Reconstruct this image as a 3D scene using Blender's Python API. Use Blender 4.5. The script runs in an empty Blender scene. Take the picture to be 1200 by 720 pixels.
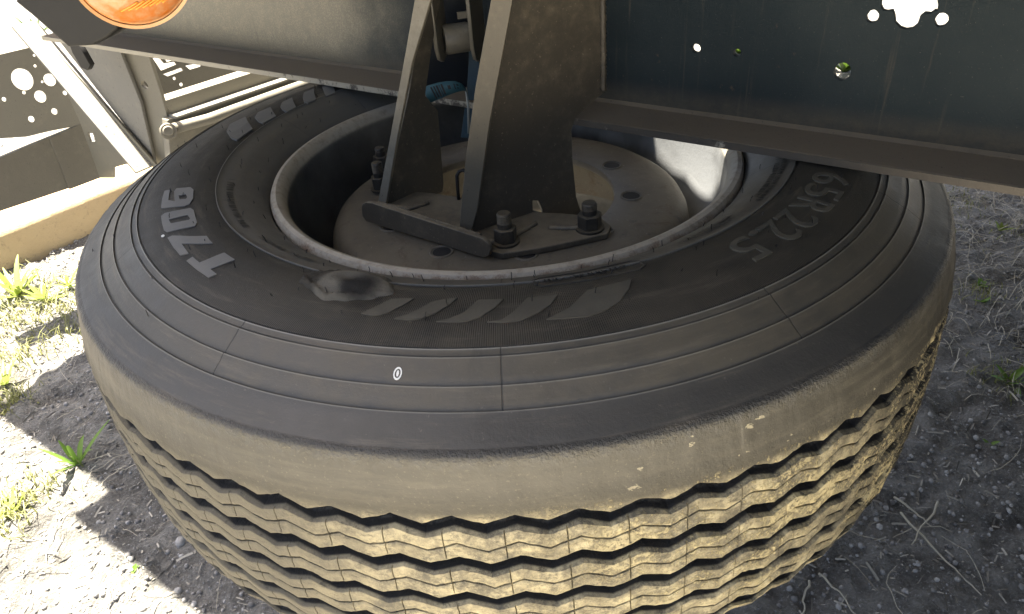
import bpy, bmesh, math, random
import numpy as np
from mathutils import Vector, Matrix
from math import radians as R, sin, cos, pi

random.seed(7)
rng = np.random.default_rng(7)
SC = bpy.context.scene
COL = SC.collection

# ------------------------------------------------------------------ camera
D_, H_, YAW, PITCH, ROLL, F_ = 0.8847, 0.5261, -0.0084, 0.5981, -0.0881, 848.8
def cam_axes():
    cy, sy, cp, sp = cos(YAW), sin(YAW), cos(PITCH), sin(PITCH)
    f = Vector((sy*cp, cy*cp, -sp)); r0 = Vector((cy, -sy, 0)); u0 = r0.cross(f)
    c, s = cos(ROLL), sin(ROLL)
    return c*r0+s*u0, -s*r0+c*u0, f
RX, UX, FX = cam_axes()
CAM = Vector((0, -D_, H_))
cd = bpy.data.cameras.new('camera'); cam = bpy.data.objects.new('camera', cd); COL.objects.link(cam)
cd.sensor_width = 36; cd.lens = F_/1200*36; cd.clip_start = 0.02; cd.clip_end = 500
m = Matrix((RX, UX, -FX)).transposed().to_4x4(); m.translation = CAM
cam.matrix_world = m
SC.camera = cam

# ------------------------------------------------------------------ light
SUN = Vector((-0.213, 0.217, 1.0)).normalized()
w = bpy.data.worlds.new('World'); SC.world = w; w.use_nodes = True
nt = w.node_tree; bg = nt.nodes['Background']
sky = nt.nodes.new('ShaderNodeTexSky'); sky.sky_type = 'NISHITA'; sky.sun_disc = False
sky.sun_elevation = math.asin(SUN.z); sky.sun_rotation = math.atan2(SUN.x, SUN.y)
nt.links.new(sky.outputs[0], bg.inputs[0]); bg.inputs[1].default_value = 0.05
sky.dust_density = 6; sky.air_density = 1.0; sky.ozone_density = 0.5
sl = bpy.data.lights.new('sun', 'SUN'); sl.energy = 5.0; sl.angle = R(0.53); sl.color = (1, .92, .78)
so = bpy.data.objects.new('sun', sl); COL.objects.link(so)
so.rotation_euler = SUN.to_track_quat('Z', 'Y').to_euler()
SC.view_settings.view_transform = 'Standard'; SC.view_settings.look = 'None'
SC.view_settings.exposure = 2.95; SC.view_settings.gamma = 1

# ------------------------------------------------------------------ helpers
def ray(x, y):
    return FX + RX*((x-600)/F_) + UX*((360-y)/F_)
def atz(x, y, z):
    d = ray(x, y); return CAM + d*((z-CAM.z)/d.z)
class Plane:
    """vertical (or leaning) drawing plane: origin, heading in degrees"""
    def __init__(s, o, az, up=None):
        s.o = Vector(o); s.u = Vector((cos(R(az)), sin(R(az)), 0)); s.v = Vector(up).normalized() if up else Vector((0, 0, 1))
        s.n = s.u.cross(s.v).normalized()                     # points to the camera side for az around 0
    def px(s, x, y):
        d = ray(x, y); t = (s.o-CAM).dot(s.n)/d.dot(s.n); p = CAM+d*t-s.o
        v = p.dot(s.v); return (p.dot(s.u), v)
    def w(s, u, v, n=0): return s.o+s.u*u+s.v*v+s.n*n
def tag(o, label=None, cat=None, group=None, kind=None):
    if label: o['label'] = label
    if cat: o['category'] = cat
    if group: o['group'] = group
    if kind: o['kind'] = kind
    return o
def par(o, parent):
    if parent is not None:
        o.parent = parent
        o.matrix_parent_inverse = parent.matrix_world.inverted()
    return o
def empty(name, loc):
    o = bpy.data.objects.new(name, None); COL.objects.link(o); o.matrix_world = Matrix.Translation(loc)
    o.empty_display_size = .05
    return o
def mesh_obj(name, verts, faces, mat, parent=None, smooth=False):
    me = bpy.data.meshes.new(name); me.from_pydata([tuple(v) for v in verts], [], faces); me.update()
    o = bpy.data.objects.new(name, me); COL.objects.link(o)
    if mat: me.materials.append(mat)
    if smooth: me.shade_smooth()
    return par(o, parent)
def bm_obj(name, bm, mat, parent=None, smooth=False, bevel=0):
    me = bpy.data.meshes.new(name); bm.normal_update(); bm.to_mesh(me); bm.free()
    o = bpy.data.objects.new(name, me); COL.objects.link(o); me.materials.append(mat)
    if smooth: me.shade_smooth()
    if bevel:
        b = o.modifiers.new('bevel', 'BEVEL'); b.width = bevel; b.segments = 2; b.limit_method = 'ANGLE'
    return par(o, parent)
def box_between(bm, p0, du, dv, dn):
    vs = [bm.verts.new(p0+du*a+dv*b+dn*c) for a in (0, 1) for b in (0, 1) for c in (0, 1)]
    for f in ((0,1,3,2),(4,6,7,5),(0,4,5,1),(2,3,7,6),(0,2,6,4),(1,5,7,3)): bm.faces.new([vs[i] for i in f])
    bmesh.ops.recalc_face_normals(bm, faces=bm.faces)
def curve_mesh(loops, ext=0.0, bevel=0.0):
    """filled 2D outline with holes -> bmesh, extruded +-ext"""
    cu = bpy.data.curves.new('tmp', 'CURVE'); cu.dimensions = '2D'; cu.fill_mode = 'BOTH'; cu.extrude = ext; cu.bevel_depth = bevel; cu.bevel_resolution = 1
    for lp in loops:
        s = cu.splines.new('POLY'); s.points.add(len(lp)-1); s.use_cyclic_u = True
        for p, q in zip(s.points, lp): p.co = (q[0], q[1], 0, 1)
    ob = bpy.data.objects.new('tmp', cu)
    me = ob.to_mesh(); bm = bmesh.new(); bm.from_mesh(me); ob.to_mesh_clear()
    bpy.data.objects.remove(ob); bpy.data.curves.remove(cu)
    bmesh.ops.remove_doubles(bm, verts=bm.verts, dist=1e-6)
    return bm
def plate(name, pl, loops, th, mat, parent, off=0, bevel=0.0008):
    bm = curve_mesh(loops, th/2-bevel, bevel)
    for v in bm.verts: v.co = pl.w(v.co.x, v.co.y, v.co.z+off)
    bmesh.ops.recalc_face_normals(bm, faces=bm.faces)
    return bm_obj(name, bm, mat, parent)
def circ(c, r, n=20, ry=None, wob=0):
    ry = ry or r
    return [(c[0]+(r*(1+wob*random.uniform(-1, 1)))*cos(2*pi*i/n), c[1]+(ry*(1+wob*random.uniform(-1, 1)))*sin(2*pi*i/n)) for i in range(n)]
def hole_px(pl, x, y, rx, n=20, wob=0):
    c = pl.px(x, y); e = pl.px(x+rx, y); r = (Vector(e)-Vector(c)).length
    e2 = pl.px(x, y+rx); r2 = (Vector(e2)-Vector(c)).length
    return circ(c, r, n, r2, wob)
def lathe(name, prof, mat, parent, c=(0, 0, 0), n=64, closed=False, axis=None, smooth=True, ang=40):
    vs = []; fs = []
    k = len(prof)
    for j in range(n):
        a = 2*pi*j/n
        for r, z in prof: vs.append(Vector((r*cos(a), r*sin(a), z)))
    for j in range(n):
        for i in range(k-1 if not closed else k):
            i2 = (i+1) % k; j2 = (j+1) % n
            fs.append((j*k+i, j2*k+i, j2*k+i2, j*k+i2))
    if axis is not None:
        q = Vector(axis).to_track_quat('Z', 'Y'); vs = [q @ v for v in vs]
    vs = [v+Vector(c) for v in vs]
    o = mesh_obj(name, vs, fs, mat, parent)
    bm = bmesh.new(); bm.from_mesh(o.data); bmesh.ops.remove_doubles(bm, verts=bm.verts, dist=1e-6)
    bmesh.ops.recalc_face_normals(bm, faces=bm.faces); bm.to_mesh(o.data); bm.free()
    if smooth:
        o.data.shade_smooth()
        try: o.data.set_sharp_from_angle(angle=R(ang))
        except Exception: pass
    return o
def tube(bm, pts, rad, n=8, taper=None):
    pts = [Vector(p) for p in pts]; rings = []
    for i, p in enumerate(pts):
        t = (pts[min(i+1, len(pts)-1)]-pts[max(i-1, 0)]).normalized()
        a = t.orthogonal() if i == 0 else (prev - t*prev.dot(t)); a.normalize(); prev = a; b = t.cross(a)
        r = rad*(taper[i] if taper else 1)
        rings.append([bm.verts.new(p+a*r*cos(2*pi*k/n)+b*r*sin(2*pi*k/n)) for k in range(n)])
    for A, B in zip(rings, rings[1:]):
        for k in range(n): bm.faces.new((A[k], A[(k+1) % n], B[(k+1) % n], B[k]))
    bm.faces.new(rings[0][::-1]); bm.faces.new(rings[-1])

# ------------------------------------------------------------------ materials
class NT:
    def __init__(s, name):
        s.m = bpy.data.materials.new(name); s.m.use_nodes = True; s.t = s.m.node_tree
        s.b = s.t.nodes['Principled BSDF']; s.c = s.n('ShaderNodeTexCoord').outputs['Object']
    def n(s, ty, **k):
        o = s.t.nodes.new(ty)
        for a, b in k.items(): setattr(o, a, b)
        return o
    def put(s, sock, v):
        if hasattr(v, 'default_value') or isinstance(v, bpy.types.NodeSocket): s.t.links.new(v, sock)
        elif isinstance(v, (tuple, list)) and len(v) == 3 and sock.type == 'RGBA': sock.default_value = (*v, 1)
        else: sock.default_value = v
    def math(s, op, a, b=0, c=None, clamp=False):
        o = s.n('ShaderNodeMath', operation=op, use_clamp=clamp); s.put(o.inputs[0], a); s.put(o.inputs[1], b)
        if c is not None: s.put(o.inputs[2], c)
        return o.outputs[0]
    def noise(s, scale, detail=4, rough=.55, vec=None, dist=0):
        o = s.n('ShaderNodeTexNoise'); o.inputs['Scale'].default_value = scale; o.inputs['Detail'].default_value = detail
        o.inputs['Roughness'].default_value = rough; o.inputs['Distortion'].default_value = dist
        s.t.links.new(vec or s.c, o.inputs['Vector']); return o.outputs[0]
    def vor(s, scale, feat='F1', out=0, vec=None):
        o = s.n('ShaderNodeTexVoronoi', feature=feat); o.inputs['Scale'].default_value = scale
        s.t.links.new(vec or s.c, o.inputs['Vector']); return o.outputs[out]
    def step(s, v, lo, hi, a=0., b=1.):
        o = s.n('ShaderNodeMapRange', interpolation_type='SMOOTHSTEP'); s.put(o.inputs[0], v)
        for i, x in enumerate((lo, hi, a, b)): s.put(o.inputs[i+1], x)
        return o.outputs[0]
    def mix(s, f, a, b):
        o = s.n('ShaderNodeMix', data_type='RGBA'); s.put(o.inputs[0], f); s.put(o.inputs[6], a); s.put(o.inputs[7], b); return o.outputs[2]
    def sep(s, v=None):
        o = s.n('ShaderNodeSeparateXYZ'); s.t.links.new(v or s.c, o.inputs[0]); return o.outputs
    def scale(s, v):
        o = s.n('ShaderNodeMapping'); s.t.links.new(s.c, o.inputs[0]); o.inputs['Scale'].default_value = v; return o.outputs[0]
    def bump(s, h, dist=.001, strength=1., prev=None):
        o = s.n('ShaderNodeBump'); s.put(o.inputs['Height'], h); o.inputs['Distance'].default_value = dist; o.inputs['Strength'].default_value = strength
        if prev is not None: s.t.links.new(prev, o.inputs['Normal'])
        s.t.links.new(o.outputs[0], s.b.inputs['Normal']); return o.outputs[0]
    def out(s, col, rough=.6, metal=0., spec=None):
        s.put(s.b.inputs['Base Color'], col); s.put(s.b.inputs['Roughness'], rough); s.put(s.b.inputs['Metallic'], metal)
        if spec is not None: s.put(s.b.inputs['Specular IOR Level'], spec)
        return s.m
M_ = lambda a, *r: None

def paint(name, col, dust=(.25, .22, .16), amt=.5, rough=.5, metal=0., spots=(.03, .03, .03), up=.4, fine=300):
    t = NT(name)
    n1 = t.noise(6, 6, .6); n2 = t.noise(60, 5, .7); n3 = t.noise(fine, 3, .6)
    geo = t.n('ShaderNodeNewGeometry').outputs['Normal']; nz = t.sep(geo)[2]
    d = t.math('ADD', t.math('MULTIPLY', n1, .6), t.math('MULTIPLY', n2, .5))
    d = t.math('ADD', d, t.math('MULTIPLY', nz, up*.5))
    f = t.step(d, .75-amt*.4, 1.05-amt*.3)
    c = t.mix(f, col, dust)
    c = t.mix(t.step(n3, .64, .72, 0, .6), c, spots)
    t.bump(t.math('ADD', t.math('MULTIPLY', n2, .6), t.math('MULTIPLY', n3, .4)), .0012, .5)
    return t.out(c, t.math('ADD', rough, t.math('MULTIPLY', f, .3), clamp=True), metal)

# rubber ---------------------------------------------------------------
def rubber(kind):
    t = NT('tyre_rubber_'+kind)
    x, y, z = t.sep()
    r = t.math('SQRT', t.math('ADD', t.math('MULTIPLY', x, x), t.math('MULTIPLY', y, y)))
    a = t.math('ARCTAN2', y, x)
    n1 = t.noise(5, 5, .6); n2 = t.noise(40, 5, .65); n3 = t.noise(400, 3, .6)
    dust = t.step(t.math('ADD', t.math('MULTIPLY', n1, .7), t.math('MULTIPLY', n2, .4)), .38, .75)
    if kind == 'body':
        # mould zones: inner grey ring, matt black lettering band, outer ring, tread
        band = t.math('MULTIPLY', t.step(r, .351, .353), t.step(r, .437, .4365))
        tread = t.step(t.math('ADD', z, t.math('MULTIPLY', t.math('SUBTRACT', n2, .5), .003)), .1450, .1425)
        base = t.mix(band, (.043, .042, .0385), (.014, .0143, .0143))
        dustc = t.mix(band, (.088, .078, .058), (.060, .052, .038))
        # the front of the band is dustier than the left
        fr = t.math('COSINE', t.math('ADD', a, R(75)))
        fdust = t.step(fr, .30, .95, .12, 1.)
        dust = t.step(t.math('ADD', t.math('MULTIPLY', n1, .6), t.math('MULTIPLY', n2, .5)), .25, .70)
        base = t.mix(t.step(r, .3525, .3505), base, (.092, .090, .082))
        c = t.mix(t.math('MULTIPLY', dust, t.math('MULTIPLY', fdust, .8)), base, dustc)
        c = t.mix(t.math('MULTIPLY', t.step(r, .4838, .4846), .85), c, t.mix(n2, (.030, .031, .031), (.048, .047, .043)))
        for rc in (.3520, .4382, .4457, .4672, .4842):
            c = t.mix(t.step(t.math('ABSOLUTE', t.math('SUBTRACT', r, rc)), .0009, .0003, 0, .65 if rc < .44 else .4), c, (.20, .195, .175))  # highlight painted along the ring crests
        # tread earth, with light and shade worked into its colour
        pv = t.n('ShaderNodeCombineXYZ'); t.put(pv.inputs[0], t.math('MULTIPLY', a, 2.2)); t.put(pv.inputs[1], t.math('MULTIPLY', r, 46)); t.put(pv.inputs[2], t.math('MULTIPLY', z, 34))
        streak = t.noise(1.6, 8, .75, pv.outputs[0]); smear = t.noise(7, 7, .7, None, 1.5)
        side_r = t.step(t.math('COSINE', t.math('ADD', a, R(100))), .50, .96)      # shade put into the tread colour towards both sides
        sh = t.mix(side_r, (.038, .036, .030), (.080, .075, .061))
        sh = t.mix(t.step(streak, .45, .70, 0, .6), sh, (.135, .123, .094))
        rib0 = t.mix(side_r, (.038, .036, .029), (.125, .114, .086))
        front = t.step(t.math('COSINE', t.math('ADD', a, R(80))), .80, .99)
        rib1 = t.mix(t.step(n2, .3, .7), (.25, .22, .145), (.54, .475, .30))
        rib = t.mix(t.math('MULTIPLY', front, t.step(t.noise(34, 8, .85), .38, .60)), rib0, rib1)  # golden bounce light painted into the front ribs
        lit_earth = t.mix(t.step(z, .098, .086), sh, rib)
        lit_earth = t.mix(t.step(t.noise(330, 4, .7), .58, .70, 0, .28), lit_earth, (.27, .24, .17))
        shz = t.step(z, .098, .104)
        lit_earth = t.mix(t.math('MULTIPLY', t.step(t.noise(60, 8, .85, t.scale((1, 1, 3.2))), .53, .64, 0, .75), t.math('SUBTRACT', 1., t.math('MULTIPLY', shz, .8))), lit_earth, (.066, .060, .046))
        fk = t.math('MULTIPLY', t.step(t.noise(46, 5, .6, t.scale((1, 1, 2.0))), .655, .675), t.step(t.math('COSINE', t.math('ADD', a, R(66))), .93, .985))
        lit_earth = t.mix(t.math('MULTIPLY', fk, shz), lit_earth, (.40, .36, .25))
        # deeper dried mud on the front right of the tread
        sect = t.math('COSINE', t.math('ADD', a, R(56)))
        mud = t.math('MULTIPLY', t.step(t.math('ADD', t.noise(240, 6, .8), t.math('MULTIPLY', t.noise(13, 5, .7), .8)), .93, .99), t.step(sect, .78, .98))
        low = t.step(z, .125, .07)
        mud = t.math('MULTIPLY', mud, t.math('ADD', t.math('MULTIPLY', t.step(z, .102, .094), .95), .0))
        lit_earth = t.mix(mud, lit_earth, (.50, .43, .25))
        # groove floors stay black
        R0 = t.math('SUBTRACT', .5298, t.math('MULTIPLY', t.math('MULTIPLY', z, z), .55))
        deep = t.step(t.math('SUBTRACT', R0, r), .0028, .0050)
        deep = t.math('MULTIPLY', deep, t.step(z, .103, .098))
        lit_earth = t.mix(deep, lit_earth, (.016, .016, .016))
        c = t.mix(tread, c, lit_earth)
        # worn shoulder edge, scuffed a little lighter
        edge = t.math('MULTIPLY', t.step(t.math('ABSOLUTE', t.math('SUBTRACT', r, .5155)), .0035, .0), t.step(t.noise(140, 4, .7), .42, .62))
        c = t.mix(t.math('MULTIPLY', edge, .5), c, (.10, .10, .095))
        side = t.math('SUBTRACT', 1., tread)
        c = t.mix(t.math('MULTIPLY', t.step(streak, .50, .72, 0, .55), side), c, (.135, .118, .088))
        c = t.mix(t.math('MULTIPLY', t.step(smear, .54, .72, 0, .30), side), c, (.022, .021, .019))
        c = t.mix(t.math('MULTIPLY', t.step(t.noise(210, 6, .8), .60, .72, 0, .55), side), c, (.17, .155, .12))
        # white specks / chalky scratches
        c = t.mix(t.math('MULTIPLY', t.step(n3, .70, .78, 0, .5), t.step(n2, .5, .6)), c, (.22, .21, .18))
        rough = t.math('ADD', t.math('ADD', .30, t.math('MULTIPLY', streak, .22)), t.math('MULTIPLY', t.math('MAXIMUM', t.math('MULTIPLY', tread, t.step(z, .125, .095, .35, 1.)), t.math('MULTIPLY', dust, .5)), .34))
        # fine radial hatching in the band, radial mould lines every 30 degrees outside it
        hat = t.math('MULTIPLY', t.math('SINE', t.math('MULTIPLY', a, 1500)), t.math('MULTIPLY', band, .22))
        aa = t.math('ABSOLUTE', t.math('SUBTRACT', t.math('FRACT', t.math('ADD', t.math('DIVIDE', t.math('ADD', a, R(92)), R(30)), .5)), .5))
        outer = t.math('MULTIPLY', t.step(r, .4368, .4372), t.step(r, .4838, .4832))
        line = t.math('MULTIPLY', t.step(aa, .0032, .0016), outer)
        aa2 = t.math('ABSOLUTE', t.math('SUBTRACT', t.math('FRACT', t.math('ADD', t.math('DIVIDE', t.math('ADD', a, R(92)), R(22.5)), .5)), .5))
        line2 = t.math('MULTIPLY', t.step(aa2, .0042, .002), t.math('MULTIPLY', t.step(r, .352, .3515), t.step(r, .300, .302)))
        line = t.math('MAXIMUM', line, t.math('MULTIPLY', line2, .8))
        h = t.math('SUBTRACT', hat, t.math('MULTIPLY', line, 1.6))
        h = t.math('ADD', h, t.math('MULTIPLY', n3, .25))
        b = t.bump(h, .0008, .9)
        h2 = t.math('ADD', t.math('MULTIPLY', t.noise(150, 5, .7), t.math('ADD', t.math('MULTIPLY', t.math('MULTIPLY', tread, t.step(z, .12, .095, .25, 1.)), .9), .22)), t.math('MULTIPLY', mud, .9))
        h2 = t.math('ADD', h2, t.math('MULTIPLY', t.math('MULTIPLY', t.step(t.math('ABSOLUTE', t.math('SUBTRACT', r, .513)), .005, .001), n3), 1.6))
        t.bump(h2, .0016, .8, b)
        c = t.mix(t.math('MULTIPLY', line, .6), c, (.012, .012, .012))
        return t.out(c, rough, 0., t.math('SUBTRACT', .45, t.math('MULTIPLY', tread, t.step(z, .125, .095, .02, .17))))
    if kind == 'letter':
        c = t.mix(t.math('MULTIPLY', dust, .6), (.12, .123, .123), (.17, .165, .15))
        t.bump(n3, .0005, .5); return t.out(c, .55)
    if kind == 'low':      # moulded marks in the colour of the band
        c = t.mix(dust, (.034, .033, .029), (.072, .067, .055)); t.bump(n3, .0006, .6); return t.out(c, .5)
    if kind == 'emblem':
        c = t.mix(t.math('MULTIPLY', dust, .8), (.068, .063, .051), (.104, .095, .073)); t.bump(n3, .0006, .6); return t.out(c, .55)
    if kind == 'patch':
        q = t.n('ShaderNodeVectorMath', operation='DISTANCE'); t.t.links.new(t.c, q.inputs[0]); pc = PATCH_C; q.inputs[1].default_value = pc
        d = t.math('ADD', q.outputs['Value'], t.math('MULTIPLY', t.noise(40, 5, .7), .012))
        c = t.mix(t.step(d, .016, .030), (.022, .021, .019), (.115, .106, .086)); c = t.mix(t.step(d, .042, .052), c, (.05, .046, .038))
        t.bump(t.noise(260, 5, .7), .0012, .9); return t.out(c, .9, 0, .15)
    if kind == 'ink':
        return t.out((.010, .010, .011), .5)
PATCH_C = (.372*cos(R(-111.6)), .372*sin(R(-111.6)), .198)
RUB = rubber('body'); LET = rubber('letter'); LOW = rubber('low'); EMB = rubber('emblem'); PATCH = rubber('patch'); INK = rubber('ink')

def rim_mat():
    t = NT('rim_paint'); x, y, z = t.sep()
    r = t.math('SQRT', t.math('ADD', t.math('MULTIPLY', x, x), t.math('MULTIPLY', y, y)))
    n1 = t.noise(9, 6, .65); n2 = t.noise(90, 5, .7)
    lip = t.step(r, .2775, .2795)
    lipc = t.mix(t.step(n2, .30, .55), (.27, .24, .19), (.37, .34, .28))
    rust = t.step(t.math('ADD', t.noise(22, 8, .85), t.math('MULTIPLY', t.step(r, .292, .297), .16)), .62, .76)
    lipc = t.mix(t.math('MULTIPLY', rust, .8), lipc, (.17, .115, .075))
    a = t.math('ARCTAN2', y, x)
    lit_wall = t.step(t.math('ADD', t.math('COSINE', t.math('SUBTRACT', a, R(22))), t.math('MULTIPLY', t.noise(7, 4, .6), .9)), 1.15, 1.5)  # right wall painted paler, the rest darker, as the light falls
    lit_wall = t.math('MULTIPLY', lit_wall, t.step(t.math('ADD', z, t.math('MULTIPLY', t.noise(12, 4), .08)), .04, .12))
    inner = t.mix(lit_wall, t.mix(t.step(n1, .35, .7), (.050, .050, .048), (.10, .10, .095)), (.24, .25, .26))
    inner = t.mix(t.step(n2, .6, .75, 0, .5), inner, (.12, .11, .10))
    inner = t.mix(t.step(z, -.045, -.075), inner, t.mix(n2, (.68, .60, .42), (.82, .76, .60)))  # lower barrel coloured pale to look lit from below
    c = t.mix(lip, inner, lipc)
    t.bump(t.math('ADD', n2, t.math('MULTIPLY', t.noise(400, 3), .4)), .0007, .6)
    return t.out(c, t.math('ADD', .33, t.math('MULTIPLY', lip, .3)), 0.15)
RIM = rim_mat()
def disc_mat():
    t = NT('rim_disc_paint'); n1 = t.noise(7, 6, .6); n2 = t.noise(70, 5, .7)
    c = t.mix(t.step(n1, .3, .65), (.085, .076, .060), (.15, .133, .102))
    c = t.mix(t.step(n2, .57, .7, 0, .7), c, (.075, .072, .065))
    c = t.mix(t.step(t.noise(16, 8, .8, None, 1.), .52, .66, 0, .75), c, (.085, .058, .036)); c = t.mix(t.step(t.noise(300, 4, .7), .62, .7, 0, .6), c, (.27, .25, .21))
    t.bump(n2, .001, .5); return t.out(c, .6, .1)
DISC = disc_mat()
STEEL = paint('carrier_steel', (.048, .042, .032), (.175, .148, .102), .62, .5, spots=(.20, .17, .12))
EDGE = paint('carrier_worn_edge', (.15, .138, .11), (.27, .255, .21), .5, .45)
def rail_mat():
    t = NT('rail_paint'); x, y, z = t.sep(); n1 = t.noise(5, 6, .6); n2 = t.noise(60, 6, .75); n3 = t.noise(520, 3, .7)
    run = t.noise(1, 6, .7, t.scale((70, 70, 3)))
    c = t.mix(t.step(n1, .35, .7), (.013, .021, .026), (.022, .031, .035))
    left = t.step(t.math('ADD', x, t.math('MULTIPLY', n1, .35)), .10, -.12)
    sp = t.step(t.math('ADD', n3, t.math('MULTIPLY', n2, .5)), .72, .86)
    c = t.mix(t.math('MULTIPLY', left, t.math('ADD', t.math('MULTIPLY', sp, .3), .42)), c, (.30, .265, .18))  # tan glare painted over the left part of the web
    c = t.mix(t.math('MULTIPLY', t.step(n3, .66, .74), .5), c, (.16, .155, .135))
    c = t.mix(t.step(run, .56, .72, 0, .45), c, (.085, .075, .058))
    c = t.mix(t.step(n2, .64, .72, 0, .5), c, (.11, .075, .048))
    low = t.step(z, FZ_+.035, FZ_+.004)
    c = t.mix(t.math('MULTIPLY', low, t.math('MULTIPLY', n2, 1.1), clamp=True), c, (.10, .085, .062))
    t.bump(t.math('ADD', n2, n3), .0008, .6)
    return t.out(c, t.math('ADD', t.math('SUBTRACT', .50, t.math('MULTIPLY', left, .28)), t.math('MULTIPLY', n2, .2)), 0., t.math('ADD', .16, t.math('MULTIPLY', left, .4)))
FZ_ = .204
RAILM = rail_mat()
FLM = paint('rail_flange_dirt', (.080, .068, .052), (.155, .128, .092), .55, .75, up=.8)
GREY = paint('chassis_grey_paint', (.17, .16, .13), (.26, .235, .18), .5, .55)
GREYD = paint('chassis_dark_paint', (.125, .115, .092), (.20, .185, .145), .5, .55)
SPK = paint('chassis_speckled_steel', (.17, .165, .15), (.27, .255, .21), .6, .6, fine=160, spots=(.02, .02, .02))
NUTM = paint('bolt_steel', (.040, .037, .032), (.14, .118, .082), .6, .5, .5)
def simple(name, col, rough=.5, metal=0., bs=200, bd=.0004):
    t = NT(name); n = t.noise(bs*.3, 4); c = t.mix(n, tuple(v*.75 for v in col), tuple(min(1, v*1.25) for v in col))
    t.bump(t.noise(bs, 4), bd, .5); return t.out(c, rough, metal)
BLACK = simple('black_plastic', (.005, .005, .005), .6)
BLUE = simple('blue_webbing', (.007, .030, .048), .7, bs=900)
TAGM = None
def tag_mat():
    t = NT('strap_label'); c = t.mix(t.noise(60, 4), (.022, .085, .115), (.035, .11, .135)); return t.out(c, .55)
TAGM = tag_mat()
def amber():
    t = NT('amber_lens'); c = t.mix(t.step(t.noise(60, 5, .6), .35, .65), (.74, .22, .03), (.72, .42, .22))
    t.put(t.b.inputs['Transmission Weight'], .35); t.put(t.b.inputs['IOR'], 1.49)
    t.put(t.b.inputs['Coat Weight'], .6)
    return t.out(c, .18)
AMB = amber()
LENS_RIM = simple('lens_rim', (.60, .34, .16), .25)
def straw_mat():
    t = NT('dry_straw'); c = t.mix(t.noise(8, 3), (.30, .27, .20), (.52, .49, .40)); return t.out(c, .7)
STRAW = straw_mat()
def leaf_mat(n, a, b):
    t = NT(n); c = t.mix(t.noise(25, 4), a, b); t.put(t.b.inputs['Subsurface Weight'], .0)
    tr = t.n('ShaderNodeBsdfTranslucent'); t.put(tr.inputs[0], c); mx = t.n('ShaderNodeMixShader'); mx.inputs[0].default_value = .35
    t.out(c, .5); out = t.t.nodes['Material Output']
    t.t.links.new(t.b.outputs[0], mx.inputs[1]); t.t.links.new(tr.outputs[0], mx.inputs[2]); t.t.links.new(mx.outputs[0], out.inputs[0])
    return t.m
LEAF = leaf_mat('weed_leaf', (.10, .20, .03), (.22, .34, .06))
LEAFY = leaf_mat('weed_leaf_yellow', (.20, .27, .05), (.36, .42, .10))
def ground_mat():
    t = NT('gravelly_soil')
    n1 = t.noise(1.6, 5, .6); n2 = t.noise(14, 6, .7); n3 = t.noise(150, 8, .85)
    c = t.mix(t.step(n2, .32, .68), (.150, .145, .132), (.38, .37, .34))
    c = t.mix(t.step(n1, .45, .65, 0, .6), c, (.135, .118, .092))
    c = t.mix(t.step(n3, .53, .62, 0, .8), c, (.50, .50, .49))
    c = t.mix(t.step(t.noise(45, 8, .8), .56, .66, 0, .5), c, (.27, .265, .25))
    c = t.mix(t.step(n3, .42, .30, 0, .7), c, (.035, .033, .030))
    d = t.vor(150)
    t.bump(t.math('ADD', t.math('MULTIPLY', n3, 1.), t.math('MULTIPLY', d, -.6)), .012, 1.)
    return t.out(c, .9, 0, .25)
GROUND = ground_mat()
def pebble_mat():
    t = NT('pebbles'); o = t.n('ShaderNodeNewGeometry').outputs['Random Per Island']
    c = t.mix(o, (.14, .14, .14), (.62, .615, .60)); c = t.mix(t.noise(200, 3), c, (.16, .15, .135)); return t.out(c, .8)
PEB = pebble_mat()
def conc():
    t = NT('weathered_concrete'); n1 = t.noise(4, 6, .65); n2 = t.noise(60, 6, .75)
    c = t.mix(n1, (.36, .26, .14), (.54, .42, .25)); c = t.mix(t.step(n2, .55, .7, 0, .5), c, (.20, .16, .10))
    t.bump(n2, .006, .9); return t.out(c, .9)
CONC = conc()

# ------------------------------------------------------------------ ground
GZ = -0.60
def vnoise(x, y, s, seed):
    g = np.random.default_rng(seed).random((256, 256))
    xs = x*s+1000; ys = y*s+1000; xi = np.floor(xs).astype(int); yi = np.floor(ys).astype(int); fx = xs-xi; fy = ys-yi
    fx = fx*fx*(3-2*fx); fy = fy*fy*(3-2*fy); q = lambda a, b: g[a % 256, b % 256]
    return (q(xi, yi)*(1-fx)+q(xi+1, yi)*fx)*(1-fy)+(q(xi, yi+1)*(1-fx)+q(xi+1, yi+1)*fx)*fy
def gh(x, y):
    x = np.asarray(x, float); y = np.asarray(y, float)
    near = np.exp(-((x/5)**2+(y/5)**2)**2)
    return (.030*(vnoise(x, y, 1.7, 1)-.5)+.018*(vnoise(x, y, 6, 2)-.5)+near*(.020*(vnoise(x, y, 20, 3)-.5)+.014*(vnoise(x, y, 45, 4)-.5)))
def axis(a, b, st):
    core = np.arange(a, b, st); g = np.cumsum(st*1.22**np.arange(1, 42)); return np.concatenate([(a-g)[::-1], core, b+g])
gx = axis(-2.4, 2.1, .009); gy = axis(-.6, 2.6, .009)
X, Y = np.meshgrid(gx, gy); Zg = gh(X, Y)+GZ
nx, ny = len(gx), len(gy)
me = bpy.data.meshes.new('ground'); me.vertices.add(nx*ny); me.vertices.foreach_set('co', np.stack([X, Y, Zg], -1).astype(np.float32).ravel())
i = (np.arange(ny-1)[:, None]*nx+np.arange(nx-1)[None]).ravel(); q = np.stack([i, i+1, i+1+nx, i+nx], -1).astype(np.int32)
me.loops.add(q.size); me.loops.foreach_set('vertex_index', q.ravel()); me.polygons.add(len(q)); me.polygons.foreach_set('loop_start', np.arange(len(q), dtype=np.int32)*4)
me.update(); me.validate(); me.materials.append(GROUND); me.shade_smooth()
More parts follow.
